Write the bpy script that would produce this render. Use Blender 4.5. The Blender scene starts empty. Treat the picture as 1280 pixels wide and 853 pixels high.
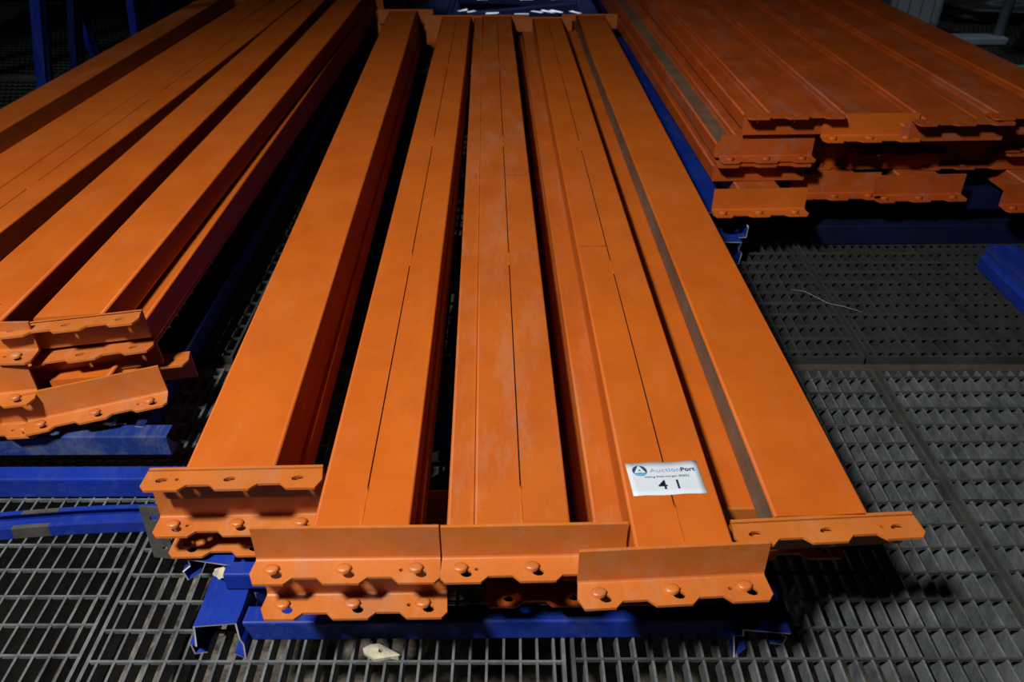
import bpy, bmesh, math, random
from mathutils import Vector, Matrix
S = bpy.context.scene
C = S.collection
PI = math.pi
R = math.radians

# ------------------------------------------------------------------ camera, world, work lamp, added fills, exposure
cam = bpy.data.cameras.new('camera'); camo = bpy.data.objects.new('camera', cam); C.objects.link(camo)
camo.location = (0, 0, 0.95); camo.rotation_euler = (R(90-33.16), 0, 0)
cam.sensor_width = 36; cam.lens = 29.25; cam.clip_start = 0.02
cam.dof.use_dof = True; cam.dof.focus_distance = 1.3; cam.dof.aperture_fstop = 7.0
S.camera = camo
S.view_settings.view_transform = 'Standard'; S.view_settings.look = 'None'
S.view_settings.gamma = 1; S.view_settings.use_curve_mapping = False
S.view_settings.exposure = 0.0

wd = bpy.data.worlds.new('world'); S.world = wd; wd.use_nodes = True
wd.node_tree.nodes['Background'].inputs[0].default_value = (0.8, 0.85, 1, 1)
wd.node_tree.nodes['Background'].inputs[1].default_value = 0.002

def area(name, loc, target, size, power, col, size_y=None):
    l = bpy.data.lights.new(name, 'AREA'); l.shape = 'RECTANGLE' if size_y else 'SQUARE'; l.size = size
    if size_y: l.size_y = size_y
    l.energy = power; l.color = col
    o = bpy.data.objects.new(name, l); C.objects.link(o); o.location = loc
    o.rotation_euler = (Vector(target)-Vector(loc)).to_track_quat('-Z', 'Y').to_euler()
    return o
def spot(name, loc, target, radius, power, col, deg, blend):
    l = bpy.data.lights.new(name, 'SPOT'); l.shadow_soft_size = radius; l.energy = power; l.color = col
    l.spot_size = R(deg); l.spot_blend = blend
    o = bpy.data.objects.new(name, l); C.objects.link(o); o.location = loc
    o.rotation_euler = (Vector(target)-Vector(loc)).to_track_quat('-Z', 'Y').to_euler()
    return o
spot('work_lamp', (-1.02, -0.32, 2.42), (-0.36, 0.80, 0.2), 0.14, 480, (1.0, 0.98, 0.95), 86, 1.0)
spot('back_fill', (0.1, 3.0, 2.7), (0.08, 4.42, 0.1), 0.1, 420, (0.75, 0.88, 1.0), 21, 0.4)  # added spot that brightens the white patches behind the middle stack
spot('side_fill', (-2.6, 1.9, 2.2), (-1.95, 3.25, 0.4), 0.1, 75, (0.8, 0.9, 1.0), 34, 0.9)  # added fill to lift the leaning blue frames at back left
spot('corner_fill', (2.9, 2.9, 2.3), (2.2, 4.2, 0.1), 0.1, 55, (0.8, 0.9, 1.0), 46, 0.9)  # added fill to lift the trolley and bin at back right

# ------------------------------------------------------------------ materials
def mat(name, build):
    m = bpy.data.materials.new(name); m.use_nodes = True
    nt = m.node_tree; b = nt.nodes['Principled BSDF']; build(nt, b); return m
def noise(nt, scale, detail=4, rough=0.6, stretch=None):
    tc = nt.nodes.new('ShaderNodeTexCoord'); n = nt.nodes.new('ShaderNodeTexNoise')
    n.inputs['Scale'].default_value = scale; n.inputs['Detail'].default_value = detail; n.inputs['Roughness'].default_value = rough
    oi = nt.nodes.new('ShaderNodeObjectInfo')
    ad = nt.nodes.new('ShaderNodeVectorMath'); ad.operation = 'ADD'
    mp = nt.nodes.new('ShaderNodeMapping'); nt.links.new(tc.outputs['Object'], mp.inputs[0])
    if stretch: mp.inputs['Scale'].default_value = stretch
    sc = nt.nodes.new('ShaderNodeMath'); sc.operation = 'MULTIPLY'; sc.inputs[1].default_value = 37
    nt.links.new(oi.outputs['Random'], sc.inputs[0])
    nt.links.new(mp.outputs[0], ad.inputs[0]); nt.links.new(sc.outputs[0], ad.inputs[1])
    nt.links.new(ad.outputs[0], n.inputs['Vector']); return n.outputs['Fac']
def ramp(nt, fac, p0, p1, c0, c1):
    r = nt.nodes.new('ShaderNodeValToRGB'); e = r.color_ramp.elements
    e[0].position = p0; e[1].position = p1; e[0].color = c0; e[1].color = c1
    nt.links.new(fac, r.inputs[0]); return r.outputs[0]
def mix(nt, fac, a, b):
    m = nt.nodes.new('ShaderNodeMix'); m.data_type = 'RGBA'
    nt.links.new(fac, m.inputs[0]) if not isinstance(fac, float) else setattr(m.inputs[0], 'default_value', fac)
    for s, v in ((6, a), (7, b)):
        if isinstance(v, tuple): m.inputs[s].default_value = v
        else: nt.links.new(v, m.inputs[s])
    return m.outputs[2]
def G(v): return (v, v, v, 1)
def bump(nt, b, fac, strength, dist=0.001):
    n = nt.nodes.new('ShaderNodeBump'); n.inputs['Strength'].default_value = strength; n.inputs['Distance'].default_value = dist
    nt.links.new(fac, n.inputs['Height']); nt.links.new(n.outputs[0], b.inputs['Normal'])
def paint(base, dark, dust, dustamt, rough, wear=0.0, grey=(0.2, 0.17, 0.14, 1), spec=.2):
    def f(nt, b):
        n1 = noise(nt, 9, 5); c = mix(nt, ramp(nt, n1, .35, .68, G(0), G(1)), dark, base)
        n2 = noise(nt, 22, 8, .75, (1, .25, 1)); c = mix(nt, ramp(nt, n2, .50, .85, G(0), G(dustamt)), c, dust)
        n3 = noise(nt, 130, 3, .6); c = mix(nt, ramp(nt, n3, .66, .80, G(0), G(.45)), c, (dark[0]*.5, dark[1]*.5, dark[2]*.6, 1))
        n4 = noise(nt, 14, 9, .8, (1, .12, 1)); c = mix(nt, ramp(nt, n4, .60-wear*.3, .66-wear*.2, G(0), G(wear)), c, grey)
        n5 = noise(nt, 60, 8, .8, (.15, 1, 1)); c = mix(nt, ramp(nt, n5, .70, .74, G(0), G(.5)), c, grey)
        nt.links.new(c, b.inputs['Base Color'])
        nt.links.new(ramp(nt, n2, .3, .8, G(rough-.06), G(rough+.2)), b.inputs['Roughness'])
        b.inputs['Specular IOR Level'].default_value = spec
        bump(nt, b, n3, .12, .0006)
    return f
OB = (.50, .108, .009, 1); OD = (.44, .088, .008, 1); DU = (.46, .22, .11, 1)
M = {}
M['orange'] = mat('orange_paint', paint(OB, OD, DU, .16, .50, .05))
M['orange_dusty'] = mat('dusty_orange_paint', paint((.46, .105, .012, 1), (.40, .082, .010, 1), (.44, .26, .17, 1), .40, .5, .15))
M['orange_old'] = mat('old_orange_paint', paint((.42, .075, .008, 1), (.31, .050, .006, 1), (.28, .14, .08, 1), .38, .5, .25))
M['orange_plate'] = mat('rubbed_orange_paint', paint((.49, .135, .020, 1), (.42, .108, .018, 1), (.44, .26, .15, 1), .5, .36, .2, spec=.5))
M['bare'] = mat('bare_dusty_steel', paint((.17, .11, .075, 1), (.11, .065, .04, 1), (.24, .19, .15, 1), .5, .5, .3, (.3, .1, .03, 1)))
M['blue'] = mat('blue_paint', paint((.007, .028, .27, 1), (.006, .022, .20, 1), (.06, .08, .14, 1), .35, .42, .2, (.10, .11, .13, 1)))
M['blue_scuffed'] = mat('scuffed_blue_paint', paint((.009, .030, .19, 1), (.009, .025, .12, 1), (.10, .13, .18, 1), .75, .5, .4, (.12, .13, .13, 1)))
M['blue_dark'] = mat('dull_shaded_blue_paint', paint((.005, .013, .09, 1), (.004, .009, .05, 1), (.03, .04, .06, 1), .4, .5, .3, (.05, .05, .06, 1)))  # darker blue for dull far frames; on left-stack posts it stands in for shade
def simple(col, rough, metal=0, vary=.4, scale=30):
    def f(nt, b):
        n = noise(nt, scale, 6, .7)
        c = mix(nt, ramp(nt, n, .3, .7, G(0), G(1)), tuple(q*(1-vary) for q in col[:3])+(1,), col)
        nt.links.new(c, b.inputs['Base Color']); b.inputs['Roughness'].default_value = rough; b.inputs['Metallic'].default_value = metal
        bump(nt, b, n, .2, .001)
    return f
M['edge'] = mat('cut_steel_edge', simple((.42, .42, .40, 1), .45, .3))
M['gap'] = mat('unpainted_seam', simple((.05, .022, .008, 1), .8))
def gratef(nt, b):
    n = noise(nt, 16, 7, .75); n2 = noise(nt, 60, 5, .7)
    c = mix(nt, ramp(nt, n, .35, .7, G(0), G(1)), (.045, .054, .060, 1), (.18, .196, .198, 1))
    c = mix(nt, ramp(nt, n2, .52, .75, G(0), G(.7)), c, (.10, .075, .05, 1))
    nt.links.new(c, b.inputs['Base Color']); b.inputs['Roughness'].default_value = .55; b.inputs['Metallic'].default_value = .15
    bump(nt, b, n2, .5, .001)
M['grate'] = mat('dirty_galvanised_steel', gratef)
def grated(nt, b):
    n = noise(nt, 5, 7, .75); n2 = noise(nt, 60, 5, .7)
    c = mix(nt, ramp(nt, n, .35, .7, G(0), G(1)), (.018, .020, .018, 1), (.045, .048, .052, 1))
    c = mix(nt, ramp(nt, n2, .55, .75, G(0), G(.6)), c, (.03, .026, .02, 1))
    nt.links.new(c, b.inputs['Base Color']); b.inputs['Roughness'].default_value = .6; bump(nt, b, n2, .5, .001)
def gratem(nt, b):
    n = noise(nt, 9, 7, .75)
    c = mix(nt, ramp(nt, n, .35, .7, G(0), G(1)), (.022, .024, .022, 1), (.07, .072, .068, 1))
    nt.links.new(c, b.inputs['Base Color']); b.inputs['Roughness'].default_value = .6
M['grate_mid'] = mat('mid_dark_steel', gratem)  # darker steel colour for rods and edge frames of the right panels
M['grate_dark'] = mat('dark_steel', grated)  # darkest steel colour, on the middle and back panel rows
M['rust'] = mat('rusty_dark_steel', simple((.075, .05, .035, 1), .75, 0, .6, 18))
def slabf(nt, b):
    n = noise(nt, 7, 9, .75); n2 = noise(nt, 40, 6, .7)
    c = mix(nt, ramp(nt, n, .42, .62, G(0), G(1)), (.06, .045, .036, 1), (.42, .38, .30, 1))
    c = mix(nt, ramp(nt, n2, .5, .7, G(0), G(.6)), c, (.10, .06, .045, 1))
    nt.links.new(c, b.inputs['Base Color']); b.inputs['Roughness'].default_value = .9; bump(nt, b, n2, .8, .01)
M['slab'] = mat('rough_dirty_concrete', slabf)
M['concrete'] = mat('dark_concrete', simple((.10, .10, .10, 1), .85, 0, .5, 5))
M['wall'] = mat('dark_wall_paint', simple((.06, .065, .07, 1), .9, 0, .4, 3))
M['grey'] = mat('grey_enamel', simple((.22, .26, .32, 1), .5, 0, .3, 12))
M['plate_grey'] = mat('dull_grey_plate', simple((.09, .085, .075, 1), .6, .2, .5, 40))
M['white'] = mat('white_label_paper', simple((.56, .61, .66, 1), .5, 0, .03, 20))
M['ink'] = mat('black_ink', simple((.012, .014, .035, 1), .5, 0, .1))
M['ink_grey'] = mat('pale_blue_ink', simple((.27, .35, .47, 1), .5, 0, .1))
M['ink_mid'] = mat('grey_ink', simple((.16, .19, .27, 1), .5, 0, .1))
M['ink_navy'] = mat('navy_ink', simple((.02, .05, .14, 1), .5, 0, .1))
M['ink_sky'] = mat('sky_blue_ink', simple((.12, .42, .68, 1), .5, 0, .1))
M['navy'] = mat('shaded_blue_paint', paint((.003, .006, .035, 1), (.002, .004, .02, 1), (.01, .012, .02, 1), .4, .6, .1, (.02, .02, .02, 1)))  # blue darkened in colour to stand in for shade on braces, far frames
M['scrap'] = mat('pale_foam', simple((.50, .46, .33, 1), .8, 0, .35, 60))
M['strip'] = mat('white_light_patch', simple((.85, .9, .95, 1), .4, 0, .05))  # for the added pieces that stand in for bright patches of light
M['bin'] = mat('pale_grey_plastic', simple((.20, .24, .27, 1), .5, 0, .2))
M['black'] = mat('black_rubber', simple((.008, .009, .011, 1), .6, 0, .3))
M['green'] = mat('green_hose', simple((.03, .30, .16, 1), .45, 0, .2))
M['wire'] = mat('pale_wire', simple((.28, .24, .18, 1), .5, 0, .2))

# ------------------------------------------------------------------ helpers
def link(name, me, m, parent=None, loc=(0, 0, 0), rot=(0, 0, 0)):
    o = bpy.data.objects.new(name, me); C.objects.link(o)
    if m is not None and not me.materials: me.materials.append(m)
    o.location = loc; o.rotation_euler = rot
    if parent: o.parent = parent
    return o
def thing(name, label, cat, loc=(0, 0, 0), rot=(0, 0, 0), group=None, kind='thing'):
    o = bpy.data.objects.new(name, None); C.objects.link(o); o.location = loc; o.rotation_euler = rot
    o.empty_display_size = .05
    tag(o, label, cat, group, kind); return o
def tag(o, label=None, cat=None, group=None, kind=None):
    for k, v in (('label', label), ('category', cat), ('group', group), ('kind', kind)):
        if v: o[k] = v
    return o
def to_mesh(bm, name, mats):
    bmesh.ops.recalc_face_normals(bm, faces=bm.faces)
    me = bpy.data.meshes.new(name); bm.to_mesh(me); bm.free()
    for m in mats: me.materials.append(m)
    return me
def add_box(bm, x0, x1, y0, y1, z0, z1, bev=0, mi=0):
    r = bmesh.ops.create_cube(bm, size=1, matrix=Matrix.Translation(((x0+x1)/2, (y0+y1)/2, (z0+z1)/2)) @ Matrix.Diagonal((x1-x0, y1-y0, z1-z0, 1)))
    if bev:
        es = list({e for v in r['verts'] for e in v.link_edges})
        bmesh.ops.bevel(bm, geom=es, offset=bev, segments=2, affect='EDGES', profile=.5)
def box_mesh(name, mats, *a, **k):
    bm = bmesh.new(); add_box(bm, *a, **k); return to_mesh(bm, name, mats)
def tube(bm, pts, r, n=8, closed=False):
    rings = []; P = [Vector(p) for p in pts]
    for i, p in enumerate(P):
        d = (P[min(i+1, len(P)-1)]-P[max(i-1, 0)]).normalized()
        a = d.cross(Vector((0, 0, 1)));
        if a.length < 1e-3: a = d.cross(Vector((1, 0, 0)))
        a.normalize(); b = d.cross(a); rr = r[i] if isinstance(r, (list, tuple)) else r
        rings.append([bm.verts.new(p+a*rr*math.cos(2*PI*k/n)+b*rr*math.sin(2*PI*k/n)) for k in range(n)])
    for A, B in zip(rings, rings[1:]):
        for k in range(n): bm.faces.new((A[k], A[(k+1) % n], B[(k+1) % n], B[k])).smooth = True
    bm.faces.new(rings[0]); bm.faces.new(rings[-1][::-1])
def lathe(bm, prof, n=14, org=(0, 0, 0)):
    o = Vector(org); rings = []
    for r, z in prof:
        if r < 1e-6: rings.append([bm.verts.new(o+Vector((0, 0, z)))])
        else: rings.append([bm.verts.new(o+Vector((r*math.cos(2*PI*k/n), r*math.sin(2*PI*k/n), z))) for k in range(n)])
    for A, B in zip(rings, rings[1:]):
        for k in range(n):
            if len(A) == 1 and len(B) == 1: continue
            if len(A) == 1: f = bm.faces.new((A[0], B[k], B[(k+1) % n]))
            elif len(B) == 1: f = bm.faces.new((A[k], A[(k+1) % n], B[0]))
            else: f = bm.faces.new((A[k], A[(k+1) % n], B[(k+1) % n], B[k]))
            f.smooth = True
def prism(prof, ys, name, mats, midx=None, jitter=None, capmat=0, smooth=None):
    """sweep a closed (x,z) polygon along y"""
    bm = bmesh.new(); n = len(prof); rings = []
    for i, y in enumerate(ys):
        ring = []
        for k, (x, z) in enumerate(prof):
            j = jitter(i, k) if jitter else (0, 0, 0)
            ring.append(bm.verts.new((x+j[0], y+j[1], z+j[2])))
        rings.append(ring)
    for A, B in zip(rings, rings[1:]):
        for k in range(n):
            f = bm.faces.new((A[k], A[(k+1) % n], B[(k+1) % n], B[k]))
            if midx and midx.get(k) is not None: f.material_index = midx[k]
            if smooth and k in smooth: f.smooth = True
    for q in (rings[0][::-1], rings[-1]):
        f = bm.faces.new(q); f.material_index = capmat
        if n > 8: bmesh.ops.triangulate(bm, faces=[f])
    return to_mesh(bm, name, mats)

def plate_with_holes(outline, holes, t):
    """flat plate in XY, thickness t upward from z=0; holes = list of loops"""
    bm = bmesh.new(); es = []
    for loop in [outline]+holes:
        vs = [bm.verts.new((x, y, 0)) for x, y in loop]
        es += [bm.edges.new((vs[i], vs[(i+1) % len(vs)])) for i in range(len(vs))]
    bmesh.ops.triangle_fill(bm, use_beauty=True, use_dissolve=False, edges=es)
    g = bmesh.ops.extrude_face_region(bm, geom=list(bm.faces))
    bmesh.ops.translate(bm, vec=(0, 0, t), verts=[v for v in g['geom'] if isinstance(v, bmesh.types.BMVert)])
    return bm
def oval(cx, cy, a, b, rot=0, n=10):
    return [(cx+a*math.cos(2*PI*k/n)*math.cos(rot)-b*math.sin(2*PI*k/n)*math.sin(rot),
             cy+a*math.cos(2*PI*k/n)*math.sin(rot)+b*math.sin(2*PI*k/n)*math.cos(rot)) for k in range(n)]

# ------------------------------------------------------------------ the setting
# grating panels
BH, BT, BS, RS = .028, .0034, .0222, .0487
cache = {}
def bearing_mesh(L, g):
    k = ('bar', round(L, 3), g)
    if k not in cache: cache[k] = box_mesh('bearing_bar', [M[g]], -BT/2, BT/2, 0, L, -BH, 0)
    return cache[k]
def rod_mesh(W, g):
    k = ('rod', round(W, 3), g)
    if k not in cache: cache[k] = box_mesh('cross_rod', [M[g]], 0, W, -BT/2, BT/2, -.0045, .0008)
    return cache[k]
rng = random.Random(4)
def grating(X0, X1, Y0, Y1, detail, rowshift=0, g='grate', gr=None):
    f = thing('floor', 'dark steel bar grating panel of the walkway floor', 'floor', (X0, Y0, 0), (0, 0, R(rng.uniform(-.15, .15))))
    del f['label'], f['category']; f['kind'] = 'structure'
    W, L = X1-X0, Y1-Y0
    bm = bmesh.new()
    for a in ((0, .005, 0, L), (W-.005, W, 0, L)): add_box(bm, *a, -BH-.004, .0012)
    for a in ((.005, W-.005, 0, .005), (.005, W-.005, L-.005, L)): add_box(bm, *a, -BH-.004, .0012)
    link('edge_frame', to_mesh(bm, 'edge_frame', [M[gr or g]]), None, f)
    nb = int(W/BS); off = (W-(nb-1)*BS)/2
    ys = [RS*.5+rowshift+RS*i for i in range(int((L-RS*.4-rowshift)/RS)+1) if RS*.5+rowshift+RS*i < L-.01]
    if detail:
        for i in range(nb):
            if .008 < off+i*BS < W-.008: link('bearing_bar', bearing_mesh(L-.01, g), None, f, (off+i*BS, .005, rng.uniform(-.0004, .0004)))
        for y in ys: link('cross_rod', rod_mesh(W-.01, gr or g), None, f, (.005, y, 0))
    else:
        bm = bmesh.new()
        for i in range(nb):
            x = off+i*BS
            if .008 < x < W-.008: add_box(bm, x-BT/2, x+BT/2, .005, L-.005, -BH, 0)
        for y in ys: add_box(bm, .005, W-.005, y-BT/2, y+BT/2, -.0045, .0008)
        o = link('distant_bars', to_mesh(bm, 'distant_bars', [M[g]]), None, f); o['kind'] = 'stuff'
cols = [-2.49, -1.85, -1.21, -.563, .075, .719, 1.363, 2.01, 2.65]
for i in range(len(cols)-1):
    x0, x1 = cols[i]+.004, cols[i+1]-.004
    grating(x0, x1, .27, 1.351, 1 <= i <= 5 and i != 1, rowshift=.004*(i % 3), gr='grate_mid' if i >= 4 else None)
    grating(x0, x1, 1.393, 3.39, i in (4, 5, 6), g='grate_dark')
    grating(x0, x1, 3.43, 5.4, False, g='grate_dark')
def struct(name, me, m=None, loc=(0, 0, 0)):
    o = link(name, me, m, None, loc); o['kind'] = 'structure'; return o
# carrier beams under the panel joints, slab beneath, walls
bm = bmesh.new()
for y in (1.372, 3.41, .2):
    add_box(bm, -2.6, 2.7, y-.06, y+.06, -.05, -.040); add_box(bm, -2.6, 2.7, y-.005, y+.005, -.20, -.05); add_box(bm, -2.6, 2.7, y-.06, y+.06, -.21, -.20)
    add_box(bm, -2.6, 2.7, y-.014, y+.014, -.040, -.012)
struct('trim_1', to_mesh(bm, 'carrier_beams', [M['rust']]))
bm = bmesh.new()
for x in cols: add_box(bm, x-.02, x+.02, .1, 5.4, -.052, -.042)
struct('trim_2', to_mesh(bm, 'joint_rails', [M['rust']]))
bm = bmesh.new()
bmesh.ops.create_grid(bm, x_segments=90, y_segments=90, size=1, matrix=Matrix.Translation((0, 2.8, -.235)) @ Matrix.Diagonal((3.2, 3.2, 1, 1)))
for v in bm.verts: v.co.z += rng.uniform(-.012, .02)
struct('floor_slab', to_mesh(bm, 'slab', [M['slab']]))
bpy.data.objects['floor_slab'].name = 'floor_under_grating'
struct('floor_concrete', box_mesh('floor_concrete', [M['concrete']], -5, 5, 5.41, 9, -.1, 0))
struct('wall_back', box_mesh('wall_back', [M['wall']], -5, 5, 9, 9.15, -.1, 3.2))
struct('wall_left', box_mesh('wall_left', [M['wall']], -5.15, -5, -3, 9.15, -.3, 3.2))
struct('wall_right', box_mesh('wall_right', [M['wall']], 5, 5.15, -3, 9.15, -.3, 3.2))
struct('ceiling', box_mesh('ceiling', [M['wall']], -5, 5, -3, 9, 3.2, 3.3))

# ------------------------------------------------------------------ pallet rack beams
T = .050
def arc(cx, cz, r, a0, a1, n=4):
    return [(cx+r*math.cos(R(a0+(a1-a0)*i/n)), cz+r*math.sin(R(a0+(a1-a0)*i/n))) for i in range(n+1)]
def body_mesh(kind, w, L, matkey):
    key = ('body', kind, w, round(L, 3), matkey)
    if key in cache: return cache[key]
    r = .0038; h = w/2; p = []; groove = []
    sm = set()
    def A(*a):
        s = len(p); p.extend(arc(*a)); sm.update(range(s, len(p)-1))
    A(-h+r, r, r, 180, 270); A(h-r, r, r, 270, 360); A(h-r, T-r, r, 0, 90)
    if 'seam' in kind:
        g = len(p); p.extend([(.0009, T), (.0006, T-.006), (-.0006, T-.006), (-.0009, T)]); groove = [g, g+1, g+2]
    bare = []
    if 'ledge' in kind:            # lower shelf on the left side, as on step beams
        lw, ld = (.045, .014) if 'deep' in kind else (.018, .020) if 'narrow' in kind else (.032, .004)
        A(-h+r, T-r, r, 90, 172)
        p.extend(arc(-h-.004, T-ld+.004, .004, 350, 270, 3)); b0 = len(p)-1
        s = len(p); p.extend(arc(-h-lw+r, T-ld-r, r, 90, 180)); sm.update(range(s, len(p)-1))
        if 'bare' in kind: bare = [b0]
        p.append((-h-lw, r)); p.extend(arc(-h-lw+r, r, r, 180, 270)); 
        # the lower left corner of the ledge replaces the main one
        p = p[5:]; sm = {q-5 for q in sm if q >= 5}; groove = [q-5 for q in groove]; bare = [q-5 for q in bare]
    else:
        A(-h+r, T-r, r, 90, 180)
        if 'bareside' in kind: bare = [len(p)-1]
    mi = {g: 1 for g in groove}; mi.update({g: 2 for g in bare})
    rr = random.Random(len(cache)); ys = [0, L*.25, L*.5, L*.75, L]
    me = prism(p, ys, 'beam_body', [M[matkey], M['gap'], M['bare']], mi, None, 0, sm)
    cache[key] = me; return me
LC = .218
def connector_mesh(flip, var, matkey):
    key = ('con', flip, var, matkey)
    if key in cache: return cache[key]
    w = .037
    out = [(0, 0), (-.003, .022), (.004, w), (.039, w), (.048, w-.009), (.076, w-.009), (.085, w), (.126, w), (.135, w-.009), (.163, w-.009), (.172, w), (.213, w), (.2195, w-.008), (LC, 0)]
    if var % 2: out = [(LC-x, y) for x, y in out][::-1]
    hs = []
    if flip:
        for u in (.022, .106, .190): hs.append(oval(u, .019, .0078, .0042, R(-12)))
    else:
        for u in (.022, .106, .190): hs.append(oval(u+.0065, .0235, .0075, .0058, R(25)))
    hs.append(oval(.173 if var % 2 == 0 else .041, .018, .0026, .0026, 0, 8))
    bm = plate_with_holes([(x-LC/2, -y-.0045) for x, y in out], [[(x-LC/2, -y-.0045) for x, y in h][::-1] for h in hs], .0035)
    zf = T-.0035 if flip else 0
    bmesh.ops.translate(bm, vec=(0, 0, zf), verts=bm.verts)
    # upright plate with a rounded fold into the lip
    add_box(bm, -LC/2, LC/2, -.0042, 0, (0 if flip else .004), T+(.004 if not flip else -.004))
    rf = .0045
    s = -1 if flip else 1; z0 = T if flip else 0
    prof = [(-.0002, z0), (-.0002, z0+s*rf)]+[( -rf+ -0.0*0 + (rf-.0001)*0 , z0)]
    vs = []
    pts = [(0, z0), (0, z0+s*.0065), (-.0042, z0+s*.0065), (-.0052, z0+s*.0045), (-.0072, z0+s*.0036), (-.0072, z0)]
    for x in (-LC/2, LC/2): vs.append([bm.verts.new((x, y, z)) for y, z in pts])
    for k in range(6): bm.faces.new((vs[0][k], vs[0][(k+1) % 6], vs[1][(k+1) % 6], vs[1][k]))
    bm.faces.new(vs[0]); bm.faces.new(vs[1][::-1])
    me = to_mesh(bm, 'end_connector', [M[matkey]]); cache[key] = me; return me
def hook_mesh(flip, matkey):
    key = ('hook', flip, matkey)
    if key in cache: return cache[key]
    bm = bmesh.new()
    # pressed stud: oval button leaning to one side, with a shoulder
    lathe(bm, [(.0086, -.001), (.0083, .0038), (.0072, .0056), (.004, .0062), (0, .0063)], 8)
    for v in bm.verts:
        v.co.x = v.co.x*1.12 + v.co.z*.22; v.co.y = v.co.y*.82 + v.co.z*.08; v.co.z *= .8
    if flip: 
        for v in bm.verts: v.co.z = -v.co.z
    me = to_mesh(bm, 'hook', [M[matkey]]); cache[key] = me; return me
def weld_mesh(L):
    key = ('weld', round(L, 3))
    if key in cache: return cache[key]
    bm = bmesh.new(); n = max(4, int(L/.008)); rr = random.Random(int(L*1000))
    pts = [(rr.uniform(-.0004, .0004), L*i/n, T-.0006) for i in range(n+1)]
    tube(bm, pts, [rr.uniform(.0011, .0021) for _ in pts], 6)
    cache[key] = to_mesh(bm, 'weld_bead', [M['orange']]); return cache[key]
GM = 'orange beams in the middle stack'; GL = 'orange beams in the left stack'; GR = 'orange beams in the right stack'
def rack_beam(label, X, d, zt, yaw, kind='plain', w=.113, flip=False, flipfar=False, coff=0, var=0, roll=0, mk='orange', L=2.7, group=GM, pitch=0, cm=None, yawc=0):
    cm = cm or ('orange_plate' if mk == 'orange' else mk)
    t = thing('rack_beam', label, 'rack beam', (X, d, zt-T), (R(pitch), R(roll), R(-yaw)), group)
    link('beam_body', body_mesh(kind, w, L, mk), None, t)
    for far in (0, 1):
        fl = flipfar if far else flip
        c = link('end_connector', connector_mesh(fl, var+far, cm), None, t, (coff, L if far else -(w/2)*math.tan(R(abs(yawc))), 0), (0, 0, PI if far else R(yawc)))
        for u in (.022, .106, .190):
            link('hook', hook_mesh(fl, cm), None, c, (u-LC/2+(.006 if fl else -.001), -.0225 if fl else -.0215, (T-.0035 if fl else .0035)))
    if 'seam' in kind:
        for y, l in ((.002, .065), (L*.24, .05), (L*.47, .07), (L*.73, .05), (L-.08, .078)):
            link('weld_bead', weld_mesh(l), None, t, (0, y, 0))
    return t
# middle stack, top layer (z of upper face .24)
b1 = rack_beam('leftmost top orange beam of the middle stack, plain face, holed lip up', -.357, .796, .24, -1.6, 'plain', flip=True, coff=.008, var=1)
b2 = rack_beam('second top orange beam from left in the middle stack, weld seam along its face', -.176, .690, .24, -.8, 'seam', coff=-.018, var=0)
b3 = rack_beam('middle top orange beam, dusty, narrow lip along its left side', .012, .693, .24, -1.5, 'seam_ledge', coff=.014, var=1, mk='orange_dusty', cm='orange_plate')
b4 = rack_beam('orange beam carrying the white lot label, nearest end of the stack', .196, .660, .24, -1.1, 'seam', coff=-.012, var=0)
b4.rotation_euler.z += R(.2)
b5 = rack_beam('rightmost top orange beam of the middle stack, wide plain face, bare grey side', .366, .710, .24, -1.3, 'plain_bareside', flip=True, coff=-.001, var=0)
b4c = [c for c in b4.children if c.name.startswith('end_connector')][0]; b4c.rotation_euler.z = R(2.2)
b5c = [c for c in b5.children if c.name.startswith('end_connector')][0]; b5c.rotation_euler.z = R(2.5)
# transverse butt joints seen on two beams
def joint(parent, y, x0, x1):
    link('butt_joint', box_mesh('butt_joint', [M['gap']], x0, x1, y-.0007, y+.0007, T-.003, T+.0002), None, parent)
joint(b3, 1.075, .001, .05); joint(b4, .755, -.05, .001)
# lower layers of the middle stack
rack_beam('orange beam directly under the leftmost beam of the middle stack', -.362, .812, .19, -1.5, 'plain', coff=0, var=1)
rack_beam('bottom orange beam of three under the leftmost middle-stack position', -.356, .823, .14, -1.5, 'plain', coff=0, var=1)
rack_beam('orange beam under the weld-seamed second beam of the middle stack', -.170, .684, .186, -.8, 'plain', coff=-.018, var=0)
rack_beam('dark lower orange beam in the gap right of the dusty middle beam', .151, .742, .189, -1.4, 'plain_ledge_narrow', w=.098, coff=.016, var=0, mk='orange_dusty')
rack_beam('lower orange beam seen between the labelled beam and the rightmost beam', .268, .772, .188, -1.4, 'plain', w=.105, flip=False, coff=.045, var=0)
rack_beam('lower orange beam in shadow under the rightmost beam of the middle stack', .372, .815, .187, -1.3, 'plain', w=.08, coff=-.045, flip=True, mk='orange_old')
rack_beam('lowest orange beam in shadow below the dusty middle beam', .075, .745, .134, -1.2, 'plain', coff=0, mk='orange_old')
rack_beam('lowest orange beam in shadow below the weld-seamed beam', -.19, .86, .134, -1.0, 'plain', coff=0, mk='orange_old')

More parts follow.
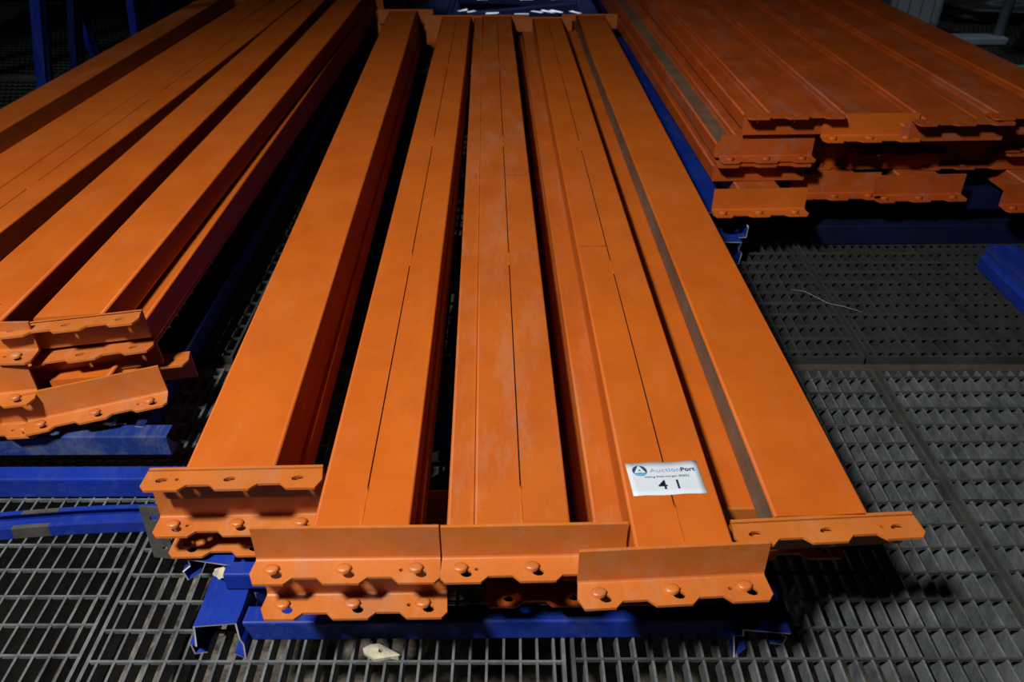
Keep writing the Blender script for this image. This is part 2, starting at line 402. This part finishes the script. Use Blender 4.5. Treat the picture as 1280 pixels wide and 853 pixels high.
# left stack
rack_beam('right topmost orange beam of the left stack, holed lip up, tilted', -.700, 1.125, .263, 1.0, 'plain', w=.115, flip=True, coff=.012, var=1, roll=-5, group=GL, pitch=0, yawc=5)
rack_beam('second orange beam from right in the left stack with a label corner', -.853, 1.095, .265, 1.1, 'plain', w=.112, coff=0, var=0, roll=-2, group=GL)
rack_beam('orange beam with a centre seam, third from right in the left stack', -1.045, .98, .267, 3.0, 'seam', w=.118, coff=0, var=0, group=GL)
rack_beam('plain orange beam butted against the seamed beam in the left stack', -1.165, .96, .268, 3.2, 'plain', w=.112, flip=True, coff=0, group=GL)
rack_beam('outermost left orange beam of the left stack, pale worn right edge', -1.350, 1.02, .266, 2.8, 'plain', w=.10, coff=0, group=GL, mk='orange_dusty')
rack_beam('lower orange beam at right side of the left stack, in shadow', -.672, 1.130, .208, .4, 'plain', w=.113, flip=True, coff=-.012, var=1, roll=-5, group=GL, yawc=8)
rack_beam('nearest low orange beam of the left stack, lip with three slots lit', -.690, 1.085, .170, .8, 'plain', coff=.022, var=0, roll=-6, group=GL, yawc=14, w=.1)
rack_beam('lower orange beam poking out right below the left stack', -.705, 1.165, .153, .2, 'plain', flip=True, coff=.055, var=1, roll=-4, group=GL, w=.09, yawc=6)
rack_beam('dark lower orange beam in front left of the left stack', -.86, 1.06, .205, 1.0, 'plain', coff=0, var=1, roll=-3, group=GL, yawc=8)
rack_beam('bottom orange beam in front left of the left stack', -.86, 1.055, .150, 1.0, 'plain', coff=0, var=0, roll=-2, group=GL, yawc=4)
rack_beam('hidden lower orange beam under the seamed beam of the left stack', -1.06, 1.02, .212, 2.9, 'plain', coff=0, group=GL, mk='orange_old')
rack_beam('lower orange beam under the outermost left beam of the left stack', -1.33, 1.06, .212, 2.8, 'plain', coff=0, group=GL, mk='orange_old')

# right stack
zr = .357
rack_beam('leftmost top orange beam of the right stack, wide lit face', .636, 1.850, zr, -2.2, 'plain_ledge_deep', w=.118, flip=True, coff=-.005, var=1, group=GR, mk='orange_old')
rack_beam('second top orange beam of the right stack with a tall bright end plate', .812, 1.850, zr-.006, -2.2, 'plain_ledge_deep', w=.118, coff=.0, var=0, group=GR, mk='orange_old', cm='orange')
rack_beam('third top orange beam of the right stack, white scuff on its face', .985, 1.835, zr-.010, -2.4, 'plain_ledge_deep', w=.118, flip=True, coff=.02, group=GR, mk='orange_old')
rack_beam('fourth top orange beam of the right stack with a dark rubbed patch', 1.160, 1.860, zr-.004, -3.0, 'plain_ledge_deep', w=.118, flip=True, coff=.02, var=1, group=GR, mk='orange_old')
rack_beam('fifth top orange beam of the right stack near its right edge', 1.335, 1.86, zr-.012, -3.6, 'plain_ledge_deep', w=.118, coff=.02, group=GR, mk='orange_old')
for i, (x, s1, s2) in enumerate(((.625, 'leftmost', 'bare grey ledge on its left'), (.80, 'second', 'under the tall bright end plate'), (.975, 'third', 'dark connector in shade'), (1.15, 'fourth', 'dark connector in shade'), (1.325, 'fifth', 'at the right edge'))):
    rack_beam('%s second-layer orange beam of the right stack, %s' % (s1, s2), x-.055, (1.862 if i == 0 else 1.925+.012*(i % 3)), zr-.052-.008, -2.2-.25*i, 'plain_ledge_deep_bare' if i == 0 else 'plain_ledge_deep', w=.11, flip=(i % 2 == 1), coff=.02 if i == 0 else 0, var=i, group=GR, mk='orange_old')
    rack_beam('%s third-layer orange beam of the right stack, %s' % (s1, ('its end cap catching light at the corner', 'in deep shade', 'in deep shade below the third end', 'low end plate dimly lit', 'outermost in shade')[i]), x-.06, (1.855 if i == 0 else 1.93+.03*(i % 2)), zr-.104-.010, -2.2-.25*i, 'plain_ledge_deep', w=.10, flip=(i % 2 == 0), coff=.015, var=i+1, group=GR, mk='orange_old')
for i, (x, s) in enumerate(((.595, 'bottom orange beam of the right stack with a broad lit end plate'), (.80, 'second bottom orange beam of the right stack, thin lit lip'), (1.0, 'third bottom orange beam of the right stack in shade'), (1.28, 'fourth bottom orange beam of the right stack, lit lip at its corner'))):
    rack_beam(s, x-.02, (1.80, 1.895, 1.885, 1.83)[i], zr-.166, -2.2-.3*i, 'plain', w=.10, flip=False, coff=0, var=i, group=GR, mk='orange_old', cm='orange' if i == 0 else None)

# ------------------------------------------------------------------ blue rack frames
def upright_mesh(w, h, L, mk, seed, up=False):
    key = ('up', w, h, L, mk, seed, up)
    if key in cache: return cache[key]
    t = .0022; rr = random.Random(seed)
    hw = w/2
    # open section: web on top, folded sides, inward lips at the bottom
    outer = [(-hw+.018, 0), (-hw, 0), (-hw, h*.45), (-hw+.008, h*.62), (-hw+.008, h), (hw-.008, h), (hw-.008, h*.62), (hw, h*.45), (hw, 0), (hw-.018, 0)]
    inner = [(hw-.018, t), (hw-t, t), (hw-t, h*.45-t*.3), (hw-.008-t, h*.62-t*.3), (hw-.008-t, h-t), (-hw+.008+t, h-t), (-hw+.008+t, h*.62-t*.3), (-hw+t, h*.45-t*.3), (-hw+t, t), (-hw+.018, t)]
    p = outer+inner
    jit = {}
    def jitter(i, k):
        kk = k if k < 10 else 19-k
        if i > 1: return (0, 0, 0)
        if kk not in jit: jit[kk] = (rr.uniform(-.003, .003), rr.uniform(-.012, .010), rr.uniform(-.004, 0))
        j = jit[kk]; return j if i == 0 else (j[0]*.3, 0, j[2]*.3)
    ys = [0, .035, L]
    bm = None
    if up: p = [(x, h-z) for x, z in p][::-1]
    bm = bmesh.new(); rings = [[bm.verts.new((x+jitter(i, k)[0], y+jitter(i, k)[1], z+jitter(i, k)[2])) for k, (x, z) in enumerate(p)] for i, y in enumerate(ys)]
    for A_, B_ in zip(rings, rings[1:]):
        for k in range(20): bm.faces.new((A_[k], A_[(k+1) % 20], B_[(k+1) % 20], B_[k]))
    for ring in (rings[0], rings[-1]):
        for k in range(9): bm.faces.new((ring[k], ring[k+1], ring[18-k], ring[19-k])).material_index = 1
    me = to_mesh(bm, 'upright', [M[mk], M['edge']])
    cache[key] = me; return me
def slot_plate(w, L, mk, seed=0):
    key = ('slot', w, L, mk)
    if key in cache: return cache[key]
    hs = []
    y = .05
    while y < min(L-.03, 2.4):
        for x in (-w*.2, w*.2): hs.append([(x-.005, y-.008), (x+.005, y-.008), (x+.004, y+.008), (x-.004, y+.008)])
        y += .05
    bm = plate_with_holes([(-w/2, .012), (w/2, .012), (w/2, L-.005), (-w/2, L-.005)], hs, .0016)
    cache[key] = to_mesh(bm, 'slotted_web', [M[mk]]); return cache[key]
def brace_mesh(W, h, dp, mk):
    key = ('brace', round(W, 3), h, dp, mk)
    if key in cache: return cache[key]
    t = .002
    # C channel along X : closed face to the front (-y), open at the back
    pr = [(0, 0), (0, h), (dp, h), (dp, h-t), (t, h-t), (t, t), (dp, t), (dp, 0)]
    r = .003
    pr = [(0, r), (0, h-r), (r*.3, h-r*.3), (r, h), (dp, h), (dp, h-t), (t+r, h-t), (t, h-t-r), (t, t+r), (t+r, t), (dp, t), (dp, 0), (r, 0), (r*.3, r*.3)]
    bm = bmesh.new(); n = len(pr)
    a = [bm.verts.new((0, y, z)) for y, z in pr]; b = [bm.verts.new((W, y, z)) for y, z in pr]
    for k in range(n): bm.faces.new((a[k], a[(k+1) % n], b[(k+1) % n], b[k]))
    for q in (a, b[::-1]):
        f = bm.faces.new(q); f.material_index = 1; bmesh.ops.triangulate(bm, faces=[f])
    cache[key] = to_mesh(bm, 'brace', [M[mk], M['edge']]); return cache[key]
def rack_frame(label, xl, xr, d0, L, z, h, w, mk, braces, seed, group='blue upright frames lying flat', yaw=.6, bmk=None, bh=None, up=False):
    bmk = bmk or mk; bh = bh or h*.78
    t = thing('rack_upright', label, 'rack frame', ((xl+xr)/2, d0, z), (0, 0, R(yaw)), group)
    hx = (xr-xl)/2
    for i, s in enumerate((-1, 1)):
        u = link('post', upright_mesh(w, h, L, mk, seed+i, up), None, t, (s*hx, 0, 0))
    for y, (xa, xb), dy in braces:
        # brace between the uprights, dy = offset of the far end in y (diagonals)
        W = math.hypot(xb-xa, dy)
        link('brace', brace_mesh(W, bh, bh*.75, bmk), None, t, (xa-(xl+xr)/2, y, .001), (0, 0, math.atan2(dy, xb-xa)))
    return t
def std_braces(xl, xr, w, L, first=.02, step=.62):
    a, b = xl+w*.3, xr-w*.3; out = [(first, (a, b), 0)]; y = first+.05; k = 0
    while y+step < L-.1:
        if k % 2 == 0: out.append((y, (a+.01, b-.01), step-.06))
        else: out.append((y+step-.06, (a+.01, b-.01), -(step-.06)))
        y += step; k += 1
    out.append((L-.08, (a, b), 0)); return out
rack_frame('lowest blue frame lying flat under the middle orange stack', -.385, .330, .700, 3.1, 0, .048, .072, 'blue', std_braces(-.385, .33, .078, 3.1, .018), 11, yaw=.4, bh=.036)
rack_frame('second blue frame with torn upright end under the middle stack', -.410, .270, .790, 3.0, .049, .034, .078, 'blue', std_braces(-.41, .27, .078, 3.0, -.028), 13, yaw=.4, bh=.030)
rack_frame('lower blue frame lying flat left of the middle stack', -1.42, -.475, .965, 2.6, .0, .05, .08, 'blue', [(.022, (-1.40, -.48), 0)], 15, yaw=.3, bh=.04)
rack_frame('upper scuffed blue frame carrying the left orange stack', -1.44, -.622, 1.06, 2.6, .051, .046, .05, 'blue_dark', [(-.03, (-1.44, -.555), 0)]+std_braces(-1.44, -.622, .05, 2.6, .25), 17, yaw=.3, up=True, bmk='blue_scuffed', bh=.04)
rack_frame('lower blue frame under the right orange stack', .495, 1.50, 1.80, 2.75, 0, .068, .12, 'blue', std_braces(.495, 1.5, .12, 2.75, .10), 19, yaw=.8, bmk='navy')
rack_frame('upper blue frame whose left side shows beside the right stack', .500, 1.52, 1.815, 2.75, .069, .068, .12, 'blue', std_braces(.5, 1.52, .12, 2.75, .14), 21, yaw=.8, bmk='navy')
rack_frame('short blue frame on the grating at the right picture edge', 1.165, 1.78, 1.18, .60, 0, .060, .085, 'blue', [(.5, (1.19, 1.75), 0)], 23, yaw=0)

# loose bent channel lying open side up on the grating, left
def bent():
    t = thing('bent_channel', 'bent blue channel with two worn grey patches on the grating', 'metal channel', (-1.30, .872, .0012))
    W = .81; n = 30; dp = .040; h = .020; tt = .002
    pr = [(0, 0), (0, h), (.008, h), (.008, h-tt), (tt, h-tt), (tt, tt), (dp-tt, tt), (dp-tt, h-tt), (dp-.008, h-tt), (dp-.008, h), (dp, h), (dp, 0)]
    bm = bmesh.new(); rings = []
    for i in range(n+1):
        x = W*i/n; yy = .045/(1+math.exp(-(x-.50)*11))+.010*math.exp(-((x-.30)/.10)**2)*-1
        rings.append([bm.verts.new((x, yy+y, z)) for y, z in pr])
    for i, (A, B) in enumerate(zip(rings, rings[1:])):
        x = W*(i+.5)/n
        for k in range(12):
            f = bm.faces.new((A[k], A[(k+1) % 12], B[(k+1) % 12], B[k])); f.smooth = False
            if abs(x-.575) < .03 and k in (0, 1, 2, 8, 9, 10, 11): f.material_index = 1
    for q in (rings[0], rings[-1][::-1]):
        f = bm.faces.new(q); bmesh.ops.triangulate(bm, faces=[f])
    link('channel', to_mesh(bm, 'channel', [M['blue'], M['plate_grey']]), None, t)
    bm = plate_with_holes([(0, 0), (.030, -.004), (.026, .088), (-.004, .090)], [oval(.013, .070, .0055, .0055), oval(.016, .040, .0065, .004), oval(.019, .016, .004, .003)], .003)
    me = to_mesh(bm, 'foot_plate', [M['plate_grey']])
    link('foot_plate', me, None, t, (.79, -.045, .042), (R(84), 0, 0))
bent()

# ------------------------------------------------------------------ labels on the beams
def text_mesh(s, size, mk, bold=0, sx=1):
    cu = bpy.data.curves.new('txt', 'FONT'); cu.body = s; cu.size = size; cu.align_x = 'LEFT'; cu.extrude = .00006; cu.offset = bold
    o = bpy.data.objects.new('txt', cu); C.objects.link(o)
    bpy.context.view_layer.update()
    me = bpy.data.meshes.new_from_object(o.evaluated_get(bpy.context.evaluated_depsgraph_get()))
    bpy.data.objects.remove(o); me.materials.clear(); me.materials.append(M[mk])
    x0 = min(v.co.x for v in me.vertices); x1 = max(v.co.x for v in me.vertices)
    for v in me.vertices: v.co.x = (v.co.x-x0)*sx
    return me, (x1-x0)*sx
def lot_label():
    W, H = .0905, .059
    t = thing('lot_label', 'white lot label numbered 41 stuck on a middle-stack beam', 'label', (.1475, .7415, .2403), (0, 0, R(3.6)))
    bm = bmesh.new(); n = 12
    top = [[bm.verts.new((W*i/n, H*j/6, .0003+.0005*math.sin(i*.9+j*.7)*(1 if j in (0, 6) or i in (0, n) else .3)+(.0006 if i == n else 0))) for j in range(7)] for i in range(n+1)]
    for i in range(n):
        for j in range(6): bm.faces.new((top[i][j], top[i+1][j], top[i+1][j+1], top[i][j+1])).smooth = True
    g = bmesh.ops.extrude_face_region(bm, geom=list(bm.faces)); bmesh.ops.translate(bm, vec=(0, 0, -.0002), verts=[v for v in g['geom'] if isinstance(v, bmesh.types.BMVert)])
    link('paper', to_mesh(bm, 'paper', [M['white']]), None, t)
    zt = .0011
    def put(s, x, y, w, size, mk, bold=0, name='printed_text'):
        me, ww = text_mesh(s, size, mk, bold)
        for v in me.vertices: v.co.x *= w/ww
        link(name, me, None, t, (x, y, zt))
    put('Auction', .0280, .0402, .0385, .0098, 'ink_grey')
    put('Port', .0675, .0402, .0180, .0098, 'ink_navy', .00022)
    put('Veiling Steenbergen 85853', .0185, .0305, .0570, .0046, 'ink_mid')
    put('4 1', .0335, .0095, .0262, .0225, 'ink', .0001, 'printed_number')
    # round emblem: navy disc, white A-shaped sail, light blue wave
    c = (.0155, .0440); r = .0092; k_ = r/.0078
    def face(pts, nm, mk, dz):
        bm = bmesh.new(); f = bm.faces.new([bm.verts.new((c[0]+x*k_, c[1]+y*k_, zt+dz)) for x, y in pts])
        link(nm, to_mesh(bm, nm, [M[mk]]), None, t)
    face([(.0078*math.cos(2*PI*k/36), .0078*math.sin(2*PI*k/36)) for k in range(36)], 'emblem_disc', 'ink_navy', 0)
    face([(-.0066, -.0045), (-.0010, .0068), (.0010, .0068), (.0066, -.0045)], 'emblem_letter', 'white', .00012)
    face([(-.0014, -.0008), (0, .0022), (.0014, -.0008)], 'emblem_counter', 'ink_navy', .00022)
    q = [(.0078*math.cos(R(212+(328-212)*k/12)), .0078*math.sin(R(212+(328-212)*k/12))) for k in range(13)]
    q += [(.0064-.0128*k/8, -.0040+.0009*math.cos(k/8*2*PI+PI)) for k in range(9)]
    face(q, 'emblem_wave', 'ink_sky', .00026)
lot_label()
t2 = thing('lot_label', 'corner of a white label on a left-stack beam at the picture edge', 'label', (-.900, 1.105, .2672), (0, 0, R(6)))
link('paper', box_mesh('paper', [M['white']], 0, .080, 0, .044, 0, .0004), None, t2)

# ------------------------------------------------------------------ scraps, wires, debris
def blob(name, label, cat, loc, pts, mk, thick=.006, hole=None, group=None, rot=(0, 0, 0)):
    bm = plate_with_holes(pts, hole or [], thick)
    rr = random.Random(len(label))
    for v in bm.verts: v.co.z += rr.uniform(-.002, .002)
    o = link(name, to_mesh(bm, name, [M[mk]]), None, None, loc, rot); tag(o, label, cat, group, 'thing'); return o
def wob(cx, cy, a, b, seed, n=18):
    rr = random.Random(seed); return [(cx+a*math.cos(2*PI*k/n)*rr.uniform(.78, 1.12), cy+b*math.sin(2*PI*k/n)*rr.uniform(.75, 1.15)) for k in range(n)]
pts = [(0, .006), (.008, .013), (.020, .014), (.030, .010), (.038, .004), (.050, -.002), (.048, -.006), (.038, -.005), (.030, -.008), (.018, -.009), (.010, -.004), (.002, .000)]
blob('foam_scrap', 'pale torn foam scrap lying on the grating in front', 'scrap', (-.197, .692, .002), pts, 'scrap', .005, [oval(.024, .003, .0035, .003)])
blob('foam_scrap', 'pale crumpled scrap wedged in the torn blue upright end', 'scrap', (-.405, .775, .062), wob(.010, .004, .012, .008, 5), 'scrap', .006, rot=(R(50), 0, 0))
bm = bmesh.new(); tube(bm, [(.640, 1.665, .004), (.665, 1.645, .010), (.69, 1.615, .008), (.705, 1.60, .005), (.735, 1.585, .006), (.77, 1.565, .003)], .0006, 6)
tag(link('thin_wire', to_mesh(bm, 'thin_wire', [M['wire']]), None), 'thin pale wire curled on the grating at right', 'wire')
# torn pale edge hanging from blue upright, left
bm = bmesh.new(); tube(bm, [(-.700, 1.135, .100), (-.690, 1.12, .112), (-.675, 1.10, .118), (-.640, 1.095, .118), (-.622, 1.09, .108), (-.612, 1.08, .09), (-.608, 1.07, .075), (-.598, 1.06, .066)], [.002, .004, .002, .0015, .002, .0018, .0022, .001], 6)
tag(link('torn_strip', to_mesh(bm, 'torn_strip', [M['edge']]), None), 'pale torn metal strip curling from a blue upright end', 'metal strip')

# ------------------------------------------------------------------ background
# leaning blue frames at the back left
def leaning(label, x0, x1, y, lean, z1, mk, diag, seed, w=.055, back=.1):
    t = thing('rack_upright', label, 'rack frame', (x0, y, 0.0), (R(-back*57/1.3*0), R(lean), 0), 'blue frames leaning at the back left')
    D = x1-x0
    for i, x in enumerate((0, D)):
        m = upright_mesh(w, .05, z1, mk, seed+i); link('post', m, None, t, (x, .05, 0), (R(90), 0, 0))
    for za, zb in diag:
        bmx = bmesh.new(); L = math.hypot(D, zb-za); add_box(bmx, 0, L, 0, .02, -.016, .016, .003)
        link('brace', to_mesh(bmx, 'brace', [M[mk]]), None, t, (0, .01, za), (0, -math.atan2(zb-za, D), 0))
    return t
leaning('brightest blue frame leaning at the far left behind the left stack', -1.735, -2.35, 3.05, 13, 1.5, 'blue', [], 31, w=.05)
leaning('dull blue frame leaning just right of the brightest one at back left', -1.69, -2.42, 3.22, 13, 1.5, 'blue_dark', [], 33, w=.04)
def loose(label, x, y, lean, mk, seed, w):
    t = thing('loose_upright', label, 'rack upright', (x, y, 0), (0, R(lean), 0), 'blue frames leaning at the back left')
    link('post', upright_mesh(w, .04, 1.3, mk, seed), None, t, (0, .05, 0), (R(90), 0, 0))
loose('slanting dull blue upright between the two left back verticals', -1.62, 3.30, -5, 'blue', 35, .04)
loose('dull blue upright standing vertical behind the left stack edge', -1.60, 3.62, 6, 'blue', 37, .045)
loose('farthest slanting dark blue upright behind the left stack', -1.52, 3.75, -2, 'blue_dark', 39, .04)
# blue frame lying across behind the middle stack, added white pieces standing in for patches of light
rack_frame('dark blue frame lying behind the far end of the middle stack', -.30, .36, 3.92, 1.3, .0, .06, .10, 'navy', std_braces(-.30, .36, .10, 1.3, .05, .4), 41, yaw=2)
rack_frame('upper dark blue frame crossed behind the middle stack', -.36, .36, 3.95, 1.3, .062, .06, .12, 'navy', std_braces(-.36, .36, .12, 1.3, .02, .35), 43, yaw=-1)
rr = random.Random(8)
for i, (x, y, z, rz, s) in enumerate(((-.245, 4.02, .128, 38, 1), (-.20, 4.00, .128, 42, .9), (-.12, 3.98, .126, 8, 1.1), (.01, 3.97, .126, 3, 1.2), (.085, 4.03, .128, -42, 1.1), (.13, 4.03, .130, -42, 1.3), (.17, 4.04, .128, -42, 1.2), (.26, 4.02, .128, -45, 1.1),
        (-.17, 4.28, .128, 20, 1), (.04, 4.28, .128, 12, 1.2), (.19, 4.29, .128, 8, 1.3))):
    pts = [(0, 0), (.055*s, .004), (.058*s, .018), (.004, .016)]
    o = blob('light_patch', ('leftmost white strap scrap behind the middle stack', 'second white strap scrap from left behind the middle stack', 'flat white scrap behind the second and middle beam ends', 'flat white scrap just behind the dusty middle beam end', 'first slanted white scrap in the row of four behind the stack', 'second slanted white scrap in the bright row of four', 'third slanted white scrap in the bright row of four', 'last slanted white scrap, right end of the row of four', 'left white scrap in the farthest row at the top edge', 'centre white scrap in the farthest row at the top edge', 'right white scrap in the farthest row at the top edge')[i], 'light patch', (x, y, z), pts, 'strip', .0012, group='white light patches behind the middle stack', rot=(0, 0, R(rz)))
# back right: steel trolley with a pale bin, black bag, green hose
t = thing('steel_trolley', 'grey steel tube trolley standing behind the right stack', 'trolley', (2.24, 3.98, 0), (0, 0, 0))
bm = bmesh.new(); tube(bm, [(0, 0, .02), (.03, .02, .8)], .024, 12); link('post', to_mesh(bm, 'post', [M['grey']]), None, t)
bm = bmesh.new(); tube(bm, [(-.42, .75, .02), (-.41, .76, .8)], .022, 12); link('post', to_mesh(bm, 'post', [M['grey']]), None, t)
bm = bmesh.new(); add_box(bm, -.30, .02, -.06, .03, .002, .035, .006); link('foot_bar', to_mesh(bm, 'foot_bar', [M['grey']]), None, t)
bm = bmesh.new(); add_box(bm, -.45, 1.2, .72, .78, .30, .36, .006); link('rail', to_mesh(bm, 'rail', [M['grey']]), None, t)
bm = bmesh.new(); add_box(bm, -.40, 1.2, .85, 1.3, .10, .13, .006); link('deck', to_mesh(bm, 'deck', [M['grey']]), None, t)
bm = bmesh.new(); add_box(bm, 0, .26, 0, .3, 0, .26, .02)
for k in range(4): add_box(bm, .03+.06*k, .045+.06*k, -.006, 0, .03, .23, .002)
add_box(bm, -.01, .27, -.01, .31, .24, .262, .004)
tag(link('storage_bin', to_mesh(bm, 'storage_bin', [M['bin']]), None, None, (1.83, 4.25, 0.002)), 'pale grey ribbed bin at the back right near the trolley', 'bin')
def lump(name, label, cat, loc, sc, mk, seed):
    bm = bmesh.new(); bmesh.ops.create_icosphere(bm, subdivisions=4, radius=1)
    r_ = random.Random(seed); ph = [r_.uniform(0, 6) for _ in range(6)]
    for v in bm.verts:
        c = v.co; k = 1+.10*math.sin(5*c.x+ph[0])*math.sin(4*c.y+ph[1])+.08*math.sin(9*c.z+ph[2]+3*c.x)+.05*math.sin(13*c.y+ph[3]+5*c.z)
        v.co = Vector((c.x*sc[0]*k, c.y*sc[1]*k, max(0, c.z*k+.75)*sc[2]))
    for f in bm.faces: f.smooth = True
    tag(link(name, to_mesh(bm, name, [M[mk]]), None, None, loc), label, cat)
lump('rubbish_bag', 'black rubber-like sack beside the trolley foot', 'bag', (2.36, 3.78, .002), (.13, .12, .10), 'black', 3)
lump('rubbish_bag', 'large black sack in the dark behind the trolley', 'bag', (2.55, 4.50, .002), (.40, .22, .07), 'black', 9)
bm = bmesh.new(); tube(bm, [(2.00+.5*i/16, 3.50-.10*math.sin(i/16*2.2), .012+.03*math.sin(i/16*PI)) for i in range(17)], .009, 8)
tag(link('hose', to_mesh(bm, 'hose', [M['green']]), None), 'green hose end behind the right edge of the right stack', 'hose')
